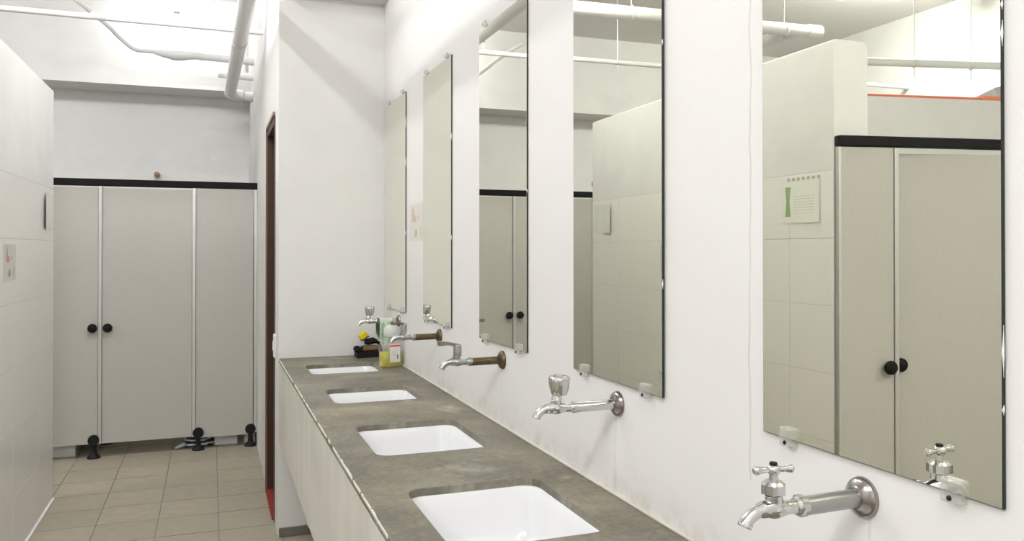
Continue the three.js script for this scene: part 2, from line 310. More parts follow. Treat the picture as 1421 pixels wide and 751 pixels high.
{
  const p = thing('suspended_pipe', 'white pipe on thin rods above the low wall with the red pipe', 'pipe');
  const a = skew(0.9, 1.86), b = skew(3.0, 1.86);
  mesh('pipe', rodGeo(PV(a[0], 1.292, a[1]), PV(b[0], 1.315, b[1]), 0.028, 0.028, 20), M.pipe, p);
  for (const t of [1.75, 2.2, 2.5]) { const c = skew(t, 1.86); mesh('hanger', merge(rodGeo(PV(c[0], 1.2, c[1]), P(c[0], CEIL, c[1]), 0.004), new THREE.TorusGeometry(0.031, 0.004, 8, 24).rotateY(Math.PI / 2 + SK).translate(c[0], EYE + 1.302, -c[1])), M.alu, p); }
  const q = thing('red_pipe', 'red pipe with an orange coupling lying along the top of the low wall', 'pipe');
  const c = skew(0.16, 1.27), e = skew(3.0, 1.27), f = skew(1.78, 1.27), f2 = skew(1.9, 1.27);
  mesh('pipe', rodGeo(PV(c[0], 0.938, c[1]), PV(e[0], 0.938, e[1]), 0.013, 0.013, 16), M.redPipe, q);
  mesh('coupling', rodGeo(PV(f[0], 0.944, f[1]), PV(f2[0], 0.944, f2[1]), 0.022, 0.022, 18), mat([0.72, 0.24, 0.14], 0.5), q);
  const duct = thing('duct', 'grey sloping duct above the low wall with the red pipe', 'duct');
  const s0 = skew(2.0, 1.5), s1 = skew(3.0, 1.5);
  mesh('shell', metreUV(sweepBox(PV(s0[0], 1.0, s0[1]), PV(s1[0], 1.2, s1[1]), 0.07, 0.2)), mat([0.42, 0.42, 0.42], 0.5), duct);
  mesh('bracket', merge(rodGeo(PV(s0[0] - 0.35, 1.12, s0[1] - 0.05), P(s0[0] - 0.35, CEIL, s0[1] - 0.05), 0.004)), M.alu, duct);
}
function sweepBox(a, b, h, w) { const v = b.clone().sub(a), g = new RoundedBoxGeometry(w, h, v.length(), 2, 0.008); g.applyQuaternion(new THREE.Quaternion().setFromUnitVectors(new THREE.Vector3(0, 0, 1), v.normalize())); const c = a.clone().add(b).multiplyScalar(0.5); g.translate(c.x, c.y, c.z); return g; }

// ------------------------------------------------------------------ far toilet cubicles
const KNOB = lathe([[0, 0], [0.012, 0], [0.012, 0.012], [0.026, 0.016], [0.031, 0.024], [0.030, 0.033], [0.022, 0.039], [0, 0.041]], 28);
const FOOT = lathe([[0, 0], [0.043, 0], [0.043, 0.008], [0.033, 0.018], [0.020, 0.03], [0.017, 0.05], [0.017, 0.085], [0.024, 0.10], [0, 0.10]], 28);
function knob(parent, x, y, z) { const k = mesh('knob', KNOB, M.black, parent); k.rotation.x = Math.PI / 2; k.position.set(x, y, z); k.userData.label = 'round black door knob'; return k; }
function foot(parent, x, z) {
  const f = mesh('foot', FOOT, M.blackMatt, parent); f.position.set(x, 0, z);
  const c = mesh('foot_disc', new THREE.CylinderGeometry(0.037, 0.037, 0.03, 28).rotateX(Math.PI / 2), M.blackMatt, f); c.position.set(0, 0.125, 0.006); f.userData.label = 'black adjustable foot'; return f;
}
// panel of laminate with thin metal edging; x0..x1 in the group's axes
function panel(t, name, x0, x1, h0, h1, z = 0) { return mesh(name, metreUV(new RoundedBoxGeometry(x1 - x0, h1 - h0, 0.018, 2, 0.002).translate((x0 + x1) / 2, (h0 + h1) / 2, z)), M.laminate, t); }
function partition(pos, turn, h0, h1, len, label) { // side wall of a cubicle on two short feet
  const t = thing('cubicle_partition', label, 'partition', pos, turn);
  mesh('sheet', metreUV(new RoundedBoxGeometry(0.018, h1 - h0, len, 2, 0.002).translate(0, (h0 + h1) / 2, -len / 2)), M.laminate, t);
  for (const f of [0.3, 0.85]) { const q = mesh('foot', FOOT, M.blackMatt, t); q.position.set(0, 0, -len * f); }
}
const DOOR_LOW = EYE - 1.352, RAIL_LOW = EYE + 0.437, RAIL_TOP = EYE + 0.487;
{
  const r = thing('head_rail', 'black head rail along the top of the far cubicle row', 'rail', P(0, 0, STALL));
  mesh('rail', new RoundedBoxGeometry(2.75, RAIL_TOP - RAIL_LOW, 0.04, 2, 0.006).translate(-1.035, (RAIL_TOP + RAIL_LOW) / 2, 0), M.black, r);
  const posts = [[-0.723, 'white metal post with a black foot between the two knobbed far cubicle doors', -0.76], [-0.116, 'white metal post with a black foot between far cubicle door and fixed panel', -0.085], [0.345, 'white metal post with a black foot against the doorway side wall', 0.326], [-1.315, 'white metal post of the far cubicles standing behind the tiled partition', -1.33]];
  for (const [x, label, fx] of posts) {
    const p = thing('cubicle_post', label, 'post', P(0, 0, STALL), 0, 'posts of the far cubicles');
    mesh('channel', new RoundedBoxGeometry(0.022, RAIL_LOW - DOOR_LOW, 0.03, 2, 0.002).translate(Math.min(x, FRONT - 0.012), (RAIL_LOW + DOOR_LOW) / 2, 0.002), M.alu, p);
    foot(p, Math.min(fx, FRONT - 0.045), 0.0);
    if (x < 0.3) partition(P(Math.min(x, FRONT - 0.02), 0, STALL + 0.02), 0, DOOR_LOW, RAIL_LOW - 0.03, BACK - STALL - 0.03, `grey laminate wall between cubicles, behind the ${x < -1 ? 'post hidden by the tiled partition' : x < -0.5 ? 'post between the knobbed far doors' : 'post beside the fixed far panel'}`);
  }
  const doors = [[-0.710, -0.129, -0.673, 'grey laminate door of the far cubicles, knob beside the knob of its neighbour, in full view'], [-1.302, -0.736, -0.768, 'grey laminate far cubicle door half hidden behind the tiled partition'], [-1.95, -1.328, -1.365, 'grey laminate far cubicle door seen only in the mirrors']];
  doors.forEach(([a, b, k, label], i) => {
    const t = thing('cubicle_door', label, 'door', P(0, 0, STALL), 0, 'doors of the far cubicles');
    panel(t, 'door_panel', a, b, DOOR_LOW, RAIL_LOW - 0.012);
    mesh('edge_strip', merge(new THREE.BoxGeometry(b - a, 0.006, 0.02).translate((a + b) / 2, RAIL_LOW - 0.009, 0)), M.alu, t);
    knob(t, k, EYE - 0.549, 0.009);
    for (const h of [0.35, 1.7]) mesh('hinge', new THREE.BoxGeometry(0.03, 0.06, 0.006).translate(k > (a + b) / 2 ? a + 0.014 : b - 0.014, h, -0.012), M.alu, t);
  });
  const f = thing('cubicle_screen', 'fixed grey laminate panel of the far cubicles beside the doorway', 'panel', P(0, 0, STALL));
  panel(f, 'sheet', -0.103, FRONT - 0.028, DOOR_LOW - 0.012, RAIL_LOW - 0.004);
  mesh('edge_strip', new THREE.BoxGeometry(0.40, 0.005, 0.02).translate(0.094, RAIL_LOW - 0.003, 0), M.alu, f);
}
// white tiled platforms and things on the floor under the doors
for (const [a, b, label] of [[-1.28, -0.885, 'white tiled step seen under the cubicle door by the tiled partition'], [0.025, 0.187, 'square white block on the floor under the fixed far panel'], [0.235, 0.312, 'narrow white block on the floor behind the black foot by the doorway']]) {
  const t = thing('tiled_step', label, 'step', P((a + b) / 2, 0, 6.37));
  mesh('block', new RoundedBoxGeometry(b - a, 0.15, 0.5, 2, 0.006).translate(0, 0.075, -0.25), M.white, t);
  mesh('top_slab', new RoundedBoxGeometry(b - a - 0.004, 0.012, 0.49, 2, 0.004).translate(0, 0.156, -0.25), M.white, t);
}
{
  const stripes = tex(128, 64, (x, y) => { const s = Math.sin((y + 0.05 * fbm(x * 5, y * 5, 1)) * 30) + 0.4 * fbm(x * 9, y * 9, 3); return s > 0.35 ? [0.85, 0.86, 0.88] : [0.13, 0.14, 0.18]; });
  const g = new THREE.SphereGeometry(0.1, 40, 24), p = g.attributes.position;
  for (let i = 0; i < p.count; i++) { const x = p.getX(i), y = p.getY(i), z = p.getZ(i), n = 1 + 0.35 * fbm(x * 22, y * 22 + 4, z * 22, 3); p.setXYZ(i, x * 1.05 * n, Math.max(0, (y * 0.45 * n + 0.032)), z * 0.8 * n); }
  g.computeVertexNormals();
  const b = thing('plastic_bag', 'crumpled dark bag with pale stripes on the floor by the middle black foot', 'bag', P(-0.09, 0, 6.40));
  mesh('bag', g, mat(0xffffff, 0.35, { map: stripes }), b);
  mesh('twisted_top', sweep([new THREE.Vector3(-0.07, 0.03, 0.02), new THREE.Vector3(-0.11, 0.025, 0.06), new THREE.Vector3(-0.15, 0.012, 0.075)], [0.02, 0.014, 0.008], 14, 10), mat([0.55, 0.56, 0.58], 0.4), b);
}
{ // little pipe end above the rail
  const t = thing('pipe_stub', 'small brown capped pipe end on the wall above the black head rail', 'pipe', P(-0.443, EYE + 0.645, BACK));
  mesh('cap', lathe([[0, 0.07], [0.016, 0.066], [0.024, 0.05], [0.024, 0.0], [0, 0]], 20).rotateX(Math.PI / 2), mat([0.30, 0.22, 0.15], 0.5), t);
  mesh('plate', new THREE.CylinderGeometry(0.035, 0.035, 0.006, 20).rotateX(Math.PI / 2).translate(0, 0, 0.004), M.white, t);
}

// ------------------------------------------------------------------ near cubicles, in the skewed bay
{
  const o = skew(0, 0), base = () => P(o[0], 0, o[1]);
  const r = thing('head_rail', 'black head rail over the cubicle door standing ajar, seen in the widest mirror view', 'rail', base(), SK);
  mesh('rail', new RoundedBoxGeometry(2.63, 0.046, 0.04, 2, 0.006).translate(-1.295, EYE + 0.47, 0), M.black, r);
  const L = EYE - 1.35, T = EYE + 0.443;
  const n = thing('cubicle_door', 'narrow grey laminate door beside the end of the tiled partition', 'door', base(), SK);
  panel(n, 'door_panel', -0.248, 0.012, L, T); knob(n, -0.213, EYE - 0.517, 0.009);
  mesh('edge_strip', new THREE.BoxGeometry(0.012, T - L, 0.022).translate(0.012, (L + T) / 2, 0), M.alu, n);
  const p = thing('cubicle_post', 'white metal post between the narrow cubicle door and the door ajar', 'post', base(), SK);
  mesh('channel', new RoundedBoxGeometry(0.02, T - L, 0.03, 2, 0.002).translate(-0.26, (L + T) / 2, 0), M.alu, p); foot(p, -0.26, 0);
  { const c = skew(0.26, 0.02); partition(P(c[0], 0, c[1]), SK, L, T - 0.03, 1.15, 'grey laminate wall behind the post of the narrow cubicle door'); }
  const dpos = skew(0.90, 0);
  const a = thing('cubicle_door', 'grey laminate cubicle door standing slightly ajar under the near head rail', 'door', P(dpos[0], 0, dpos[1]), SK + 0.075);
  panel(a, 'door_panel', 0.0, 0.628, L, T - 0.018); knob(a, 0.605, EYE - 0.513, 0.009);
  mesh('edge_strip', new THREE.BoxGeometry(0.006, T - L - 0.02, 0.022).translate(0.631, (L + T) / 2 - 0.01, 0), M.alu, a);
  const q = thing('cubicle_post', 'white metal post carrying the hinges of the door ajar', 'post', base(), SK);
  mesh('channel', new RoundedBoxGeometry(0.02, T - L, 0.03, 2, 0.002).translate(-0.915, (L + T) / 2, 0), M.alu, q); foot(q, -0.915, 0);
  { const c = skew(0.915, 0.02); partition(P(c[0], 0, c[1]), SK, L, T - 0.03, 1.15, 'grey laminate wall behind the hinge post of the door ajar'); }
  const f = thing('cubicle_screen', 'fixed grey laminate panel past the hinges of the door ajar', 'panel', base(), SK);
  panel(f, 'sheet', -2.6, -0.928, L, T); foot(f, -2.5, 0); foot(f, -1.6, 0);
}

// ------------------------------------------------------------------ worktop with basins
const SINKS = [[0.72, 1.06], [1.43, 1.83], [2.15, 2.545], [2.93, 3.245], [3.65, 3.955]];
function roundedRect(S, u0, u1, d0, d1, r) { // counter-clockwise in (u, d)
  S.moveTo(u0 + r, d0); S.lineTo(u1 - r, d0); S.quadraticCurveTo(u1, d0, u1, d0 + r); S.lineTo(u1, d1 - r); S.quadraticCurveTo(u1, d1, u1 - r, d1); S.lineTo(u0 + r, d1); S.quadraticCurveTo(u0, d1, u0, d1 - r); S.lineTo(u0, d0 + r); S.quadraticCurveTo(u0, d0, u0 + r, d0); return S;
}
{
  const t = thing('worktop', 'long grey cement worktop with cut-outs for the basins, under the mirrors', 'worktop');
  const S = new THREE.Shape(); S.moveTo(FRONT, 0.2);
  S.lineTo(WALL, 0.2); S.lineTo(WALL, ENDW);
  S.lineTo(FRONT, ENDW);
  for (let d = ENDW - 0.03; d > 0.22; d -= 0.03) S.lineTo(FRONT + 0.001 + 0.001 * noise.noise(d * 17, 0.5, 0.2) , d);
  for (const [a, b] of SINKS) S.holes.push(roundedRect(new THREE.Path(), 0.418, 0.738, a, b, 0.045));
  const g = new THREE.ExtrudeGeometry(S, { depth: 0.015, bevelEnabled: true, bevelThickness: 0.0025, bevelSize: 0.0025, bevelOffset: -0.0025, bevelSegments: 2, curveSegments: 8 });
  // shape (u, d, thickness) -> (x, y, -z)
  g.rotateX(-Math.PI / 2); g.translate(0, COUNTER - 0.0175, 0);
  const gg = metreUV(g), uv = gg.attributes.uv; for (let i = 0; i < uv.count; i++) uv.setXY(i, uv.getY(i) * -1, uv.getX(i));
  mesh('slab', gg, M.cement, t);
  // front panel and its rough chipped arris
  mesh('front_panel', metreUV(boxGeo(FRONT + 0.001, FRONT + 0.055, EYE - 0.965, COUNTER - 0.0185, 0.2, ENDW - 0.001)), M.apron, t);
  const chipMat = mat([0.62, 0.60, 0.53], 0.8);
  for (let d = 0.9; d < ENDW - 0.05;) { const l = 0.008 + rnd() * rnd() * 0.11; if (rnd() < 0.93) { const w = 0.0003 + rnd() * rnd() * rnd() * 0.004; mesh('chipped_edge', boxGeo(FRONT - 0.0008, FRONT + 0.002 + w, COUNTER - 0.006, COUNTER + 0.0006, d, d + l, 0.001), chipMat, t); } d += l + rnd() * rnd() * rnd() * 0.03; }
  mesh('support', metreUV(boxGeo(FRONT + 0.14, WALL - 0.001, 0.05, EYE - 0.965, 4.18, ENDW - 0.001)), M.apron, t);
  mesh('fillet', boxGeo(WALL - 0.006, WALL, COUNTER, COUNTER + 0.006, 0.2, ENDW, 0.002), chipMat, t).userData.label = 'pale cement line along the wall';
}
const basinLabels = ['white rectangular basin in the worktop below the tap with the cross handle', 'white rectangular basin below the tap with the round chrome knob', 'white rectangular basin below the lever tap on the free-hanging brown pipe', 'white rectangular basin below the lever tap beside the soap bottle', 'white rectangular basin beside the black tray at the end wall'];
SINKS.forEach(([a, b], i) => {
  const t = thing('wash_basin', basinLabels[i], 'basin', P(0.578, COUNTER - 0.0185, (a + b) / 2), 0, 'basins in the worktop');
  const hu = 0.16 - 0.002, hd = (b - a) / 2 - 0.002, N = 64, rings = [], pos = [], idx = [];
  // loft of rounded rectangles: rim flange, wall, rounded bottom
  const prof = [[0.03, 0], [0.004, 0], [0.0, -0.003], [-0.006, -0.03], [-0.014, -0.09], [-0.03, -0.125], [-0.06, -0.142], [-0.10, -0.149], [-0.135, -0.152]];
  for (const [o, y] of prof) {
    const A = hu + o, B = hd + o, r = Math.max(0.012, Math.min(0.05 + o * 0.2, A, B));
    for (let j = 0; j < N; j++) { // superellipse-like rounded rectangle
      const q = j / N * Math.PI * 2, c = Math.cos(q), s = Math.sin(q), e = 0.26;
      pos.push(Math.sign(c) * Math.pow(Math.abs(c), e) * A, y, Math.sign(s) * Math.pow(Math.abs(s), e) * B);
    }
  }
  for (let k = 0; k < prof.length - 1; k++) for (let j = 0; j < N; j++) { const p = k * N + j, q = k * N + (j + 1) % N; idx.push(p, p + N, q, q, p + N, q + N); }
  const c0 = pos.length / 3; pos.push(0, -0.153, 0); for (let j = 0; j < N; j++) idx.push((prof.length - 1) * N + j, c0, (prof.length - 1) * N + (j + 1) % N);
  const g = new THREE.BufferGeometry(); g.setAttribute('position', new THREE.Float32BufferAttribute(pos, 3)); g.setIndex(idx); g.computeVertexNormals();
  g.setAttribute('uv', new THREE.Float32BufferAttribute(new Float32Array(pos.length / 3 * 2), 2));
  mesh('bowl', g, M.porcelain, t);
  mesh('drain', lathe([[0, 0.001], [0.012, 0.001], [0.02, 0.004], [0.026, 0.003], [0.027, 0], [0, -0.002]], 24).translate(0, -0.151, 0), M.chrome, t).userData.label = 'chrome drain ring';
});

// ------------------------------------------------------------------ mirrors
const MIRRORS = [
  [0.673, 1.102, 'wide-looking mirror above the cross-handled tap, with chipped dark edge', 0], [1.414, 1.843, 'tall mirror above the tap with the round chrome knob', -0.006],
  [2.162, 2.591, 'tall mirror above the lever tap with the long brown pipe', 0.0075], [2.943, 3.372, 'tall mirror beside the faded sticker, nearer the lever taps', 0], [3.709, 4.138, 'tall mirror nearest the end wall, above the soap bottle', 0]];
const clipShape = (() => { const b = new RoundedBoxGeometry(0.014, 0.03, 0.03, 2, 0.004); return b; })();
MIRRORS.forEach(([a, b, label, lean], i) => { // lean: hung slightly out of true with the wall
  const bot = EYE - 0.298, top = EYE + 0.735, t = thing('wall_mirror', label, 'mirror', P(WALL - Math.abs(lean) * 0.18, bot, (a + b) / 2), lean, 'mirrors on the white wall');
  const w = b - a, h = top - bot;
  mesh('backing', new RoundedBoxGeometry(0.0046, h, w, 1, 0.0006).translate(-0.0029, h / 2, 0), M.mirrorEdge, t).userData.label = 'dark green glass edge';
  mesh('mirror_face', new THREE.BoxGeometry(0.0006, h - 0.002, w - 0.002).translate(-0.0054, h / 2, 0), M.mirror, t);
  for (const s of [-1, 1]) {
    const z = s * 0.155;
    const c = mesh('clip', clipShape, M.clip, t); c.position.set(-0.0075, 0.004, z - 0.005 * s); c.userData.label = 'clear plastic clip';
    mesh('screw', lathe([[0, 0.003], [0.003, 0.002], [0.0035, 0]], 12).rotateZ(Math.PI / 2).translate(-0.0065, -0.008, 0.0), M.blackMatt, c);
    const u = mesh('clip', lathe([[0, 0.011], [0.008, 0.01], [0.0115, 0.006], [0.012, 0], [0, 0]], 20).rotateZ(Math.PI / 2), M.clip, t); u.position.set(-0.004, h + 0.008, z); u.userData.label = 'clear plastic button clip';
    mesh('screw', lathe([[0, 0.002], [0.004, 0.0015], [0.0045, 0]], 12).rotateZ(Math.PI / 2).translate(-0.011, 0, 0), M.chromeWorn, u);
  }
  // chips broken out of the edge that faces along the wall
  const chips = [[[0.56, 0.012], [0.528, 0.03], [0.175, 0.06], [0.11, 0.012]], [[0.69, 0.012], [0.22, 0.02]], [[0.45, 0.012]], [[0.70, 0.03], [0.33, 0.02]], [[0.86, 0.06], [0.68, 0.05], [0.36, 0.02]]][i];
  for (const [f, l] of chips) mesh('chip', sweep([new THREE.Vector3(-0.0038, f * h - l / 2, w / 2 - 0.0002), new THREE.Vector3(-0.0042, f * h, w / 2 - 0.0001), new THREE.Vector3(-0.0036, f * h + l / 2, w / 2 - 0.0002)], [0.0004, 0.0014, 0.0005], 12, 8), M.white, t);
});

// ------------------------------------------------------------------ taps
const V = (x, y, z = 0) => new THREE.Vector3(x, y, z);
const hexNut = (r, h) => new THREE.CylinderGeometry(r, r, h, 6, 1);
function tap(d, kind, look, label, turn = 0) {
  const t = thing('wall_tap', label, 'tap', P(WALL, EYE - 0.346, d), 0, 'taps over the basins');
  const chrome = look.body, pipeM = look.pipe;
  mesh('flange', lathe([[0, 0.017], [0.013, 0.017], [0.017, 0.014], [0.024, 0.0105], [0.0275, 0.006], [0.0285, 0.001], [0.0285, 0], [0, 0]], 40).rotateZ(Math.PI / 2), look.flange, t);
  mesh('pipe', rodGeo(V(-0.006, 0), V(-0.107, -0.001), look.r, look.r, 28), pipeM, t);
  mesh('collar', merge(rodGeo(V(-0.102, 0), V(-0.113, 0), look.r + 0.002, look.r + 0.0025, 6), rodGeo(V(-0.112, 0), V(-0.118, 0), look.r + 0.0005, look.r - 0.002, 24)), chrome, t);
  // body and spout in one sweep, bulging under the bonnet
  mesh('body', merge(
    sweep([V(-0.114, 0), V(-0.128, 0), V(-0.15, 0.001), V(-0.166, 0.0015), V(-0.180, -0.001), V(-0.191, -0.008), V(-0.1965, -0.014)], [0.0095, 0.0095, 0.0135, 0.0115, 0.0092, 0.0088, 0.0088], 40, 24),
    sweep([V(-0.150, 0.0), V(-0.151, 0.010), V(-0.152, 0.020)], [0.0145, 0.0115, 0.0118], 14, 24)), chrome, t);
  mesh('spout_lip', sweep([V(-0.1945, -0.0125), V(-0.1975, -0.0165), V(-0.1985, -0.0185)], [0.0094, 0.0096, 0.0092], 10, 22), chrome, t);
  if (kind === 'cross') {
    mesh('bonnet', merge(hexNut(0.0175, 0.012).rotateY(0.35).translate(-0.152, 0.0275, 0), new THREE.CylinderGeometry(0.012, 0.015, 0.004, 24).translate(-0.152, 0.0355, 0)), chrome, t);
    mesh('stem', new THREE.CylinderGeometry(0.0055, 0.006, 0.018, 20).translate(-0.152, 0.043, 0), chrome, t);
    const h = mesh('handle', merge(new THREE.SphereGeometry(0.0092, 24, 16).scale(1, 0.85, 1).translate(0, 0.0, 0), sweep([V(-0.006, 0), V(-0.016, 0.0005), V(-0.026, 0), V(-0.0295, 0)], [0.0036, 0.0044, 0.006, 0.0035], 16, 18), sweep([V(0.006, 0), V(0.016, 0.0005), V(0.026, 0), V(0.0295, 0)], [0.0036, 0.0044, 0.006, 0.0035], 16, 18)), chrome, t);
    h.position.set(-0.152, 0.0525, 0); h.rotation.y = turn;
    mesh('handle_cap', new THREE.CylinderGeometry(0.0048, 0.0055, 0.003, 20).translate(0, 0.0085, 0), M.blackMatt, h);
  } else if (kind === 'knob') {
    mesh('stem', merge(new THREE.CylinderGeometry(0.008, 0.0125, 0.014, 24).translate(-0.150, 0.026, 0)), chrome, t);
    const S = []; for (let j = 0; j <= 96; j++) { const a = j / 96 * Math.PI * 2; S.push([Math.cos(a), Math.sin(a), 1 - 0.07 * Math.pow(Math.abs(Math.sin(a * 3)), 6)]); }
    const pr = [[0.0, 0.0], [0.0135, 0.0], [0.0175, 0.002], [0.0215, 0.014], [0.0236, 0.030], [0.0238, 0.036], [0.0220, 0.0405], [0.016, 0.0425], [0.0, 0.043]], pos = [], idx = [];
    for (const [r, y] of pr) for (const [c, s, f] of S) pos.push(c * r * (r > 0.017 ? f : 1), y, s * r * (r > 0.017 ? f : 1));
    for (let k = 0; k < pr.length - 1; k++) for (let j = 0; j < 96; j++) { const p = k * 97 + j; idx.push(p, p + 97, p + 1, p + 1, p + 97, p + 98); }
    const g = new THREE.BufferGeometry(); g.setAttribute('position', new THREE.Float32BufferAttribute(pos, 3)); g.setIndex(idx); g.computeVertexNormals(); g.setAttribute('uv', new THREE.Float32BufferAttribute(new Float32Array(pos.length / 3 * 2), 2));
    const h = mesh('handle', g, M.chrome, t); h.position.set(-0.144, 0.0285, 0); h.rotation.y = turn;
    mesh('handle_cap', new THREE.CylinderGeometry(0.0135, 0.0135, 0.002, 28).translate(0, 0.0433, 0), M.chrome, h);
  } else {
    mesh('bonnet', merge(new THREE.CylinderGeometry(0.0125, 0.0115, 0.009, 24).translate(-0.148, 0.0235, 0), new THREE.CylinderGeometry(0.013, 0.013, 0.003, 24).translate(-0.148, 0.020, 0), new THREE.CylinderGeometry(0.0125, 0.0132, 0.022, 24).translate(-0.148, 0.039, 0), new THREE.SphereGeometry(0.0125, 24, 12, 0, Math.PI * 2, 0, Math.PI / 2).scale(1, 0.5, 1).translate(-0.148, 0.05, 0)), chrome, t);
    const h = new THREE.Group(); h.name = 'handle';
    const S = new THREE.Shape(); S.moveTo(0.006, -0.007); S.lineTo(-0.03, -0.006); S.lineTo(-0.058, -0.011); S.quadraticCurveTo(-0.063, 0, -0.058, 0.011); S.lineTo(-0.03, 0.006); S.lineTo(0.006, 0.007);
    const g = new THREE.ExtrudeGeometry(S, { depth: 0.006, bevelEnabled: true, bevelThickness: 0.0015, bevelSize: 0.0015, bevelSegments: 2, curveSegments: 8 }); g.rotateX(-Math.PI / 2);
    const p = g.attributes.position; for (let i = 0; i < p.count; i++) { const x = p.getX(i); p.setY(i, p.getY(i) * (1 + Math.max(0, -x - 0.02) * 14) + 0.007 * Math.sin(Math.min(1, Math.max(0, -x / 0.03)) * Math.PI / 2)); }
    g.computeVertexNormals();
    const hm = mesh('handle', g, M.tarnish, t); hm.position.set(-0.148, 0.048, 0); hm.rotation.y = turn; hm.userData.label = 'tarnished brown lever';
  }
  return t;
}
const worn = { body: M.chrome, pipe: M.chromeWorn, flange: mat([0.36, 0.33, 0.31], 0.22, { metalness: 1 }), r: 0.0128 };
const bright = { body: M.chrome, pipe: M.chrome, flange: mat([0.33, 0.29, 0.27], 0.2, { metalness: 1 }), r: 0.0112 };
const brown = { body: M.chromeWorn, pipe: M.rusty, flange: M.rusty, r: 0.0122 };
tap(0.89, 'cross', worn, 'chrome tap with a small cross-bar handle below the wide-looking mirror', -0.12);
tap(1.615, 'knob', bright, 'shiny chrome tap with a round fluted knob handle on a chrome pipe', 0.25);
tap(2.378, 'lever', brown, 'lever tap on a brown tarnished pipe, lever pointing straight off the wall', 0.02);
tap(3.115, 'lever', brown, 'lever tap on a brown tarnished pipe in front of the soap bottle', 0.6);
tap(3.86, 'knob', { ...bright, r: 0.0105 }, 'chrome tap with a knob handle near the end wall, cloth hung on its pipe', 0.1);

// ------------------------------------------------------------------ cleaning things at the end of the worktop
{
  const b = thing('soap_bottle', 'clear plastic bottle of yellow liquid soap with a white label and red stripe', 'bottle', P(0.790, COUNTER, 3.765), 0.28);
  const clear = phys([0.97, 0.97, 0.93], 0.1, { transmission: 0.93, thickness: 0 });
  const loft = (prof, e) => { // [half width, half depth, height]
    const N = 48, pos = [], idx = [];
    for (const [A, B, y] of prof) for (let j = 0; j < N; j++) { const q = j / N * Math.PI * 2, c = Math.cos(q), s = Math.sin(q); pos.push(Math.sign(c) * Math.pow(Math.abs(c), e) * A, y, Math.sign(s) * Math.pow(Math.abs(s), e) * B); }
    for (let k = 0; k < prof.length - 1; k++) for (let j = 0; j < N; j++) { const p = k * N + j, q = k * N + (j + 1) % N; idx.push(p, p + N, q, q, p + N, q + N); }
    for (const k of [0, prof.length - 1]) { const c = pos.length / 3; pos.push(0, prof[k][2], 0); for (let j = 0; j < N; j++) k ? idx.push(k * N + j, c, k * N + (j + 1) % N) : idx.push(j, (j + 1) % N, c); }
    const g = new THREE.BufferGeometry(); g.setAttribute('position', new THREE.Float32BufferAttribute(pos, 3)); g.setIndex(idx); g.setAttribute('uv', new THREE.Float32BufferAttribute(new Float32Array(pos.length / 3 * 2), 2)); g.computeVertexNormals(); return g;
  };
  mesh('bottle', loft([[0.046, 0.026, 0.0], [0.0515, 0.031, 0.004], [0.053, 0.032, 0.03], [0.053, 0.032, 0.095], [0.049, 0.030, 0.112], [0.036, 0.024, 0.127], [0.029, 0.022, 0.136], [0.028, 0.022, 0.14]], 0.55), clear, b);
  mesh('liquid', loft([[0.044, 0.024, 0.002], [0.0495, 0.029, 0.006], [0.051, 0.030, 0.03], [0.051, 0.030, 0.072]], 0.55), phys([0.56, 0.50, 0.005], 0.2, { transmission: 0.15, thickness: 0 }), b).userData.label = 'yellow liquid soap';
  const lt = tex(128, 192, (x, y) => { if (y > 0.86 && y < 0.945) return [0.85, 0.16, 0.10]; if (x > 0.68 && x < 0.82 && y > 0.18 && y < 0.42) return [0.45, 0.46, 0.36]; if (y > 0.30 && y < 0.62 && x > 0.2 && x < 0.62 && Math.sin(y * 95) > 0.5) return [0.78, 0.78, 0.80]; return [0.90, 0.89, 0.87]; });
  const lg = new RoundedBoxGeometry(0.054, 0.085, 0.0012, 2, 0.0005).translate(0.006, 0.066, 0.0327); mesh('label', lg, mat(0xffffff, 0.6, { map: lt }), b).userData.label = 'white label with a red stripe';
  mesh('neck', lathe([[0, 0.14], [0.026, 0.139], [0.030, 0.146], [0.031, 0.165], [0.030, 0.180], [0.022, 0.190], [0.018, 0.197], [0, 0.198]], 32), phys([0.84, 0.84, 0.81], 0.35, { transmission: 0.35, thickness: 0 }), b);
}
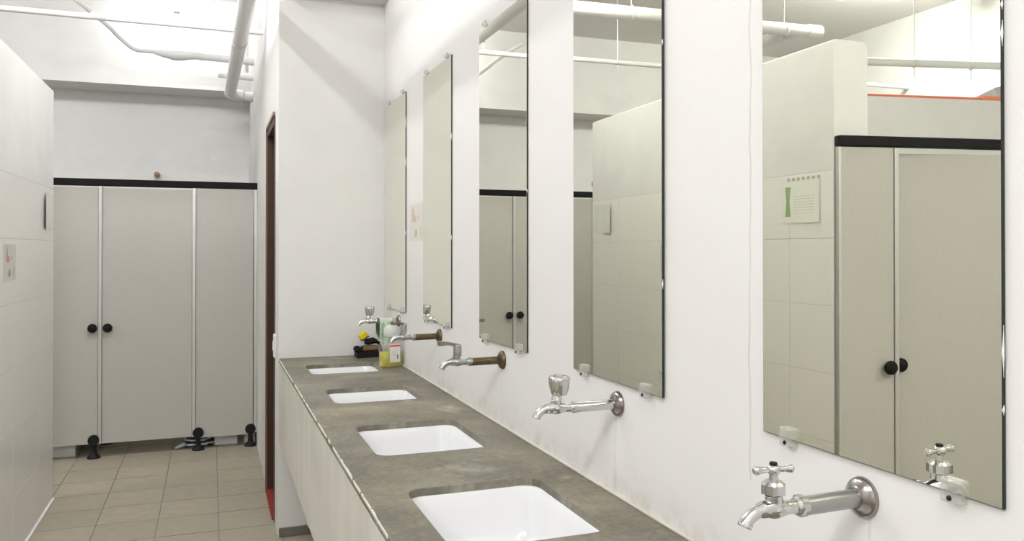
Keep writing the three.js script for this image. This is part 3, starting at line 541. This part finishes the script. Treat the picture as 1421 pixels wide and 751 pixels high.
{ // cloth folded over the pipe of the last tap
  const mk = (name, label, cat, u0, u1, front, back, c, ph) => {
    const n = 28, m = 44, th = 0.0016, R = 0.0128, pos = [], idx = [], L = front + back + Math.PI * R;
    for (const side of [0, 1]) for (let j = 0; j <= m; j++) for (let i = 0; i <= n; i++) {
      const a = i / n, s = j / m * L, r = R + side * th; let y, z;
      if (s < front) { y = -(front - s); z = r; } else if (s < front + Math.PI * R) { const q = (s - front) / R; z = Math.cos(q) * r; y = Math.sin(q) * r; } else { y = -(s - front - Math.PI * R); z = -r; }
      const hang = Math.max(0, -y), fold = 0.010 * Math.min(1, hang / 0.04) * Math.sin(a * 13 + ph + 0.6 * Math.sin(hang * 30));
      z += Math.sign(z) * Math.max(0, 0.004 + fold) * (hang > 0 ? 1 : 0); y -= 0.012 * hang / Math.max(front, back) * Math.sin(a * 5 + ph);
      pos.push(u0 + (u1 - u0) * a + 0.006 * hang * 10 * Math.sin(a * 3 + ph) * 0.5, y, z);
    }
    const K = (m + 1) * (n + 1);
    for (let j = 0; j < m; j++) for (let i = 0; i < n; i++) { const p = j * (n + 1) + i; idx.push(p, p + n + 1, p + 1, p + 1, p + n + 1, p + n + 2, K + p, K + p + 1, K + p + n + 1, K + p + 1, K + p + n + 2, K + p + n + 1); }
    const strip = (q) => { for (let k = 0; k < q.length - 1; k++) idx.push(q[k], q[k + 1], K + q[k], q[k + 1], K + q[k + 1], K + q[k]); };
    strip([...Array(m + 1).keys()].map((j) => j * (n + 1))); strip([...Array(m + 1).keys()].map((j) => j * (n + 1) + n).reverse()); strip([...Array(n + 1).keys()].reverse()); strip([...Array(n + 1).keys()].map((i) => m * (n + 1) + i));
    const g = new THREE.BufferGeometry(); g.setAttribute('position', new THREE.Float32BufferAttribute(pos, 3)); g.setIndex(idx); g.computeVertexNormals(); g.setAttribute('uv', new THREE.Float32BufferAttribute(new Float32Array(pos.length / 3 * 2), 2));
    const o = mesh(name, g, mat(c, 0.9), null); o.position.copy(P(0, EYE - 0.346, 3.86)); tag(o, label, cat); return o;
  };
  mk('cleaning_cloth', 'pale green cloth folded over the pipe of the last tap', 'cloth', 0.755, 0.815, 0.10, 0.08, [0.50, 0.62, 0.47], 0.4);
  mk('scouring_cloth', 'dark green cloth strip hung on the last tap, left of the pale green cloth', 'cloth', 0.742, 0.752, 0.075, 0.06, [0.10, 0.17, 0.09], 1.9);
}
{
  const t = thing('plastic_tray', 'flat black plastic tray on the worktop at the end wall', 'tray', P(0.752, COUNTER, 4.15), 0.04);
  const S = new THREE.Shape(); S.moveTo(-0.06, -0.035); S.lineTo(0.06, -0.035); S.lineTo(0.06, 0.035); S.lineTo(-0.06, 0.035); const hole = new THREE.Path(); hole.moveTo(-0.056, -0.031); hole.lineTo(-0.056, 0.031); hole.lineTo(0.056, 0.031); hole.lineTo(0.056, -0.031); S.holes.push(hole);
  mesh('rim', new THREE.ExtrudeGeometry(S, { depth: 0.024, bevelEnabled: true, bevelThickness: 0.0015, bevelSize: 0.0015, bevelSegments: 1 }).rotateX(-Math.PI / 2).translate(0, 0.002, 0), M.blackMatt, t);
  mesh('bottom', new RoundedBoxGeometry(0.118, 0.004, 0.068, 1, 0.001).translate(0, 0.003, 0), M.blackMatt, t);
  const k = thing('scrub_brush', 'brown wooden scrubbing brush with black bristles lying in the black tray', 'brush', P(0.765, COUNTER + 0.0055, 4.15), 0.1);
  mesh('bristles', new RoundedBoxGeometry(0.074, 0.028, 0.044, 2, 0.006).translate(0, 0.014, 0), M.blackMatt, k);
  mesh('wood_back', new RoundedBoxGeometry(0.08, 0.026, 0.05, 3, 0.01).translate(0, 0.040, 0), mat([0.20, 0.125, 0.05], 0.55), k);
  const c = thing('bottle_cap', 'curled black plastic hook on the rim of the black tray', 'hook', P(0.709, COUNTER + 0.0285, 4.15), 0);
  mesh('hook', sweep([V(-0.022, 0.012), V(-0.02, 0.024), V(-0.008, 0.026), V(0.0, 0.018), V(0.012, 0.02), V(0.022, 0.028)], [0.008, 0.009, 0.009, 0.011, 0.011, 0.009], 28, 14).translate(0, -0.004, 0), M.blackMatt, c);
  mesh('hook_base', new RoundedBoxGeometry(0.05, 0.012, 0.03, 2, 0.004).translate(0, 0.006, 0), M.blackMatt, c);
  c.name = 'plastic_hook';
  const h = thing('hand_brush', 'black hand brush with a bent handle resting on the wooden brush', 'brush', P(0.768, COUNTER + 0.0595, 4.15), 0);
  mesh('brush_body', sweep([V(-0.032, 0.016), V(-0.012, 0.018), V(0.01, 0.022), V(0.03, 0.018)], [0.012, 0.017, 0.017, 0.011], 24, 18), M.blackMatt, h);
  mesh('brush_handle', sweep([V(0.028, 0.018), V(0.045, 0.005), V(0.052, -0.03), V(0.052, -0.05)], [0.009, 0.008, 0.007, 0.006], 20, 14), M.blackMatt, h);
  const s = thing('sponge', 'yellow sponge tilted on top of the black hand brush', 'sponge', P(0.738, COUNTER + 0.094, 4.15), 0);
  const foam = mesh('foam', new RoundedBoxGeometry(0.044, 0.026, 0.05, 3, 0.005).translate(0, 0.019, 0), mat([0.80, 0.58, 0.02], 0.95, { bumpMap: plasterBump, bumpScale: 0.002 }), s);
  mesh('scouring_layer', new RoundedBoxGeometry(0.044, 0.008, 0.05, 2, 0.002).translate(0, 0.003, 0), mat([0.10, 0.075, 0.03], 0.95), s);
  s.rotation.z = 0.55;
}

// ------------------------------------------------------------------ papers, stickers and small fittings
function sheet(name, label, cat, len, h, curl, m, parentPos) { // paper on the partition, facing +x; local z runs toward the camera
  const nx = 14, ny = 10, th = 0.0004, pos = [], uv = [], idx = [];
  for (const side of [0, 1]) for (let j = 0; j <= ny; j++) for (let i = 0; i <= nx; i++) {
    const a = i / nx, b = j / ny; const out = curl(a, b) + side * th;
    pos.push(out, (b - 0.5) * h, (0.5 - a) * len); uv.push(a, b);
  }
  const K = (nx + 1) * (ny + 1);
  for (let j = 0; j < ny; j++) for (let i = 0; i < nx; i++) { const p = j * (nx + 1) + i; idx.push(p, p + nx + 1, p + 1, p + 1, p + nx + 1, p + nx + 2, K + p, K + p + 1, K + p + nx + 1, K + p + 1, K + p + nx + 2, K + p + nx + 1); }
  const g = new THREE.BufferGeometry(); g.setAttribute('position', new THREE.Float32BufferAttribute(pos, 3)); g.setAttribute('uv', new THREE.Float32BufferAttribute(uv, 2)); g.setIndex(idx); g.computeVertexNormals();
  const o = mesh(name, g, m, null); o.position.copy(parentPos); return tag(o, label, cat);
}
{
  // a runs away from the viewer's right: a = 0 is the end toward the camera
  const notice = tex(256, 192, (a, y) => {
    const x = 1 - a; // x = 0 at the far end, the left side when seen in the mirror
    if (x > 0.06 && x < 0.24 && y > 0.14 && y < 0.80) { const cx = 0.15, w = 0.045 + 0.05 * Math.abs(y - 0.47) * 2; if (Math.abs(x - cx) < w) return [0.60, 0.69, 0.50]; }
    if (x > 0.3 && x < 0.86 && y > 0.2 && y < 0.62 && Math.sin(y * 100) > 0.55 && fbm(x * 30, Math.floor(y * 16) * 3.1, 0.5, 2) > -0.25) return [0.82, 0.82, 0.79];
    if (y > 0.93 && x > 0.12 && Math.sin(x * 46) > -0.2) return [0.70, 0.71, 0.62];
    return [0.90, 0.90, 0.87];
  });
  sheet('paper_notice', 'white paper notice with a green figure, taped to the tiled partition beside the narrow door', 'notice', 0.25, 0.21, (a, b) => 0.0012 + 0.02 * Math.max(0, 0.3 - b) * Math.max(0, 0.5 - a) + 0.001 * (1 + Math.sin(a * 6)), mat(0xffffff, 0.8, { map: notice, side: THREE.DoubleSide }), P(LEFT, EYE + 0.226, 3.04));
  const plain = mat([0.74, 0.735, 0.70], 0.8, { side: THREE.DoubleSide });
  sheet('paper_notice', 'blank white paper sheet curling off the far end of the tiled partition', 'notice', 0.27, 0.2, (a, b) => 0.001 + 0.012 * Math.max(0, 0.5 - a) * 2 + 0.01 * Math.max(0, a - 0.75), plain, P(LEFT, EYE + 0.21, 5.155));
  const decal = (strong) => tex(128, 128, (x, y) => {
    const n = fbm(x * 9, y * 9, 2.2, 3), k = strong;
    const blob = (cx, cy, rx, ry) => Math.hypot((x - cx) / rx, (y - cy) / ry) + n * 0.5;
    const mix = (c, f) => [0.86 + (c[0] - 0.86) * f, 0.85 + (c[1] - 0.85) * f, 0.82 + (c[2] - 0.82) * f];
    if (blob(0.25, 0.68, 0.07, 0.22) < 1) return mix([0.72, 0.56, 0.44], k);
    if (blob(0.34, 0.58, 0.14, 0.10) < 1) return mix([0.76, 0.56, 0.46], k);
    if (blob(0.62, 0.62, 0.07, 0.06) < 1) return mix([0.72, 0.62, 0.48], k * 0.7);
    if (blob(0.46, 0.20, 0.10, 0.10) < 1) return mix([0.52, 0.54, 0.60], k);
    if (blob(0.80, 0.24, 0.07, 0.15) < 1) return mix([0.70, 0.70, 0.52], k * 0.7);
    return [0.86, 0.85, 0.82];
  });
  sheet('sticker', 'faded orange and grey sticker on the tiles of the partition', 'sticker', 0.235, 0.165, () => 0.0006, mat([0.92, 0.92, 0.92], 0.6, { map: decal(0.75), side: THREE.DoubleSide }), P(LEFT, EYE - 0.062, 4.24));
  const s2 = sheet('sticker', 'faded pink and blue sticker on the white wall between two mirrors', 'sticker', 0.26, 0.165, () => 0.0006, mat([0.99, 0.975, 0.965], 0.6, { map: decal(0.42), side: THREE.DoubleSide }), P(WALL, EYE + 0.118, 3.51));
  s2.rotation.y = Math.PI;
}
{
  const s = thing('light_switch', 'white light switch on the wall edge beside the dark doorway', 'switch', P(FRONT, EYE - 0.508, 4.415));
  mesh('plate', new RoundedBoxGeometry(0.012, 0.12, 0.075, 2, 0.003).translate(-0.006, 0, 0), M.white, s);
  mesh('rocker', new RoundedBoxGeometry(0.006, 0.05, 0.04, 2, 0.002).translate(-0.0135, 0, 0), M.white, s);
  const h = thing('wall_hook', 'small dark metal hook on the far end of the tiled partition', 'hook', P(LEFT - 0.03, EYE + 0.465, 5.33));
  mesh('plate', new RoundedBoxGeometry(0.02, 0.05, 0.004, 1, 0.001).translate(0, 0, -0.002), M.tarnish, h);
  mesh('hook', sweep([V(0, -0.012, -0.004), V(0.004, -0.016, -0.022), V(0.012, -0.004, -0.034), V(0.016, 0.022, -0.034)], [0.0045, 0.0045, 0.0045, 0.004], 20, 12), M.tarnish, h);
  const b = thing('wall_bell', 'small round brown bell high on the far end of the tiled partition', 'bell', P(LEFT - 0.06, EYE + 0.80, 5.33));
  mesh('dome', lathe([[0, 0.05], [0.02, 0.047], [0.035, 0.035], [0.042, 0.015], [0.043, 0], [0, 0]], 28).rotateX(-Math.PI / 2), mat([0.36, 0.25, 0.18], 0.5), b);
  mesh('nut', new THREE.CylinderGeometry(0.006, 0.006, 0.008, 6).rotateX(Math.PI / 2).translate(0, 0, -0.053), M.tarnish, b);
}

renderer.render(scene, camera);
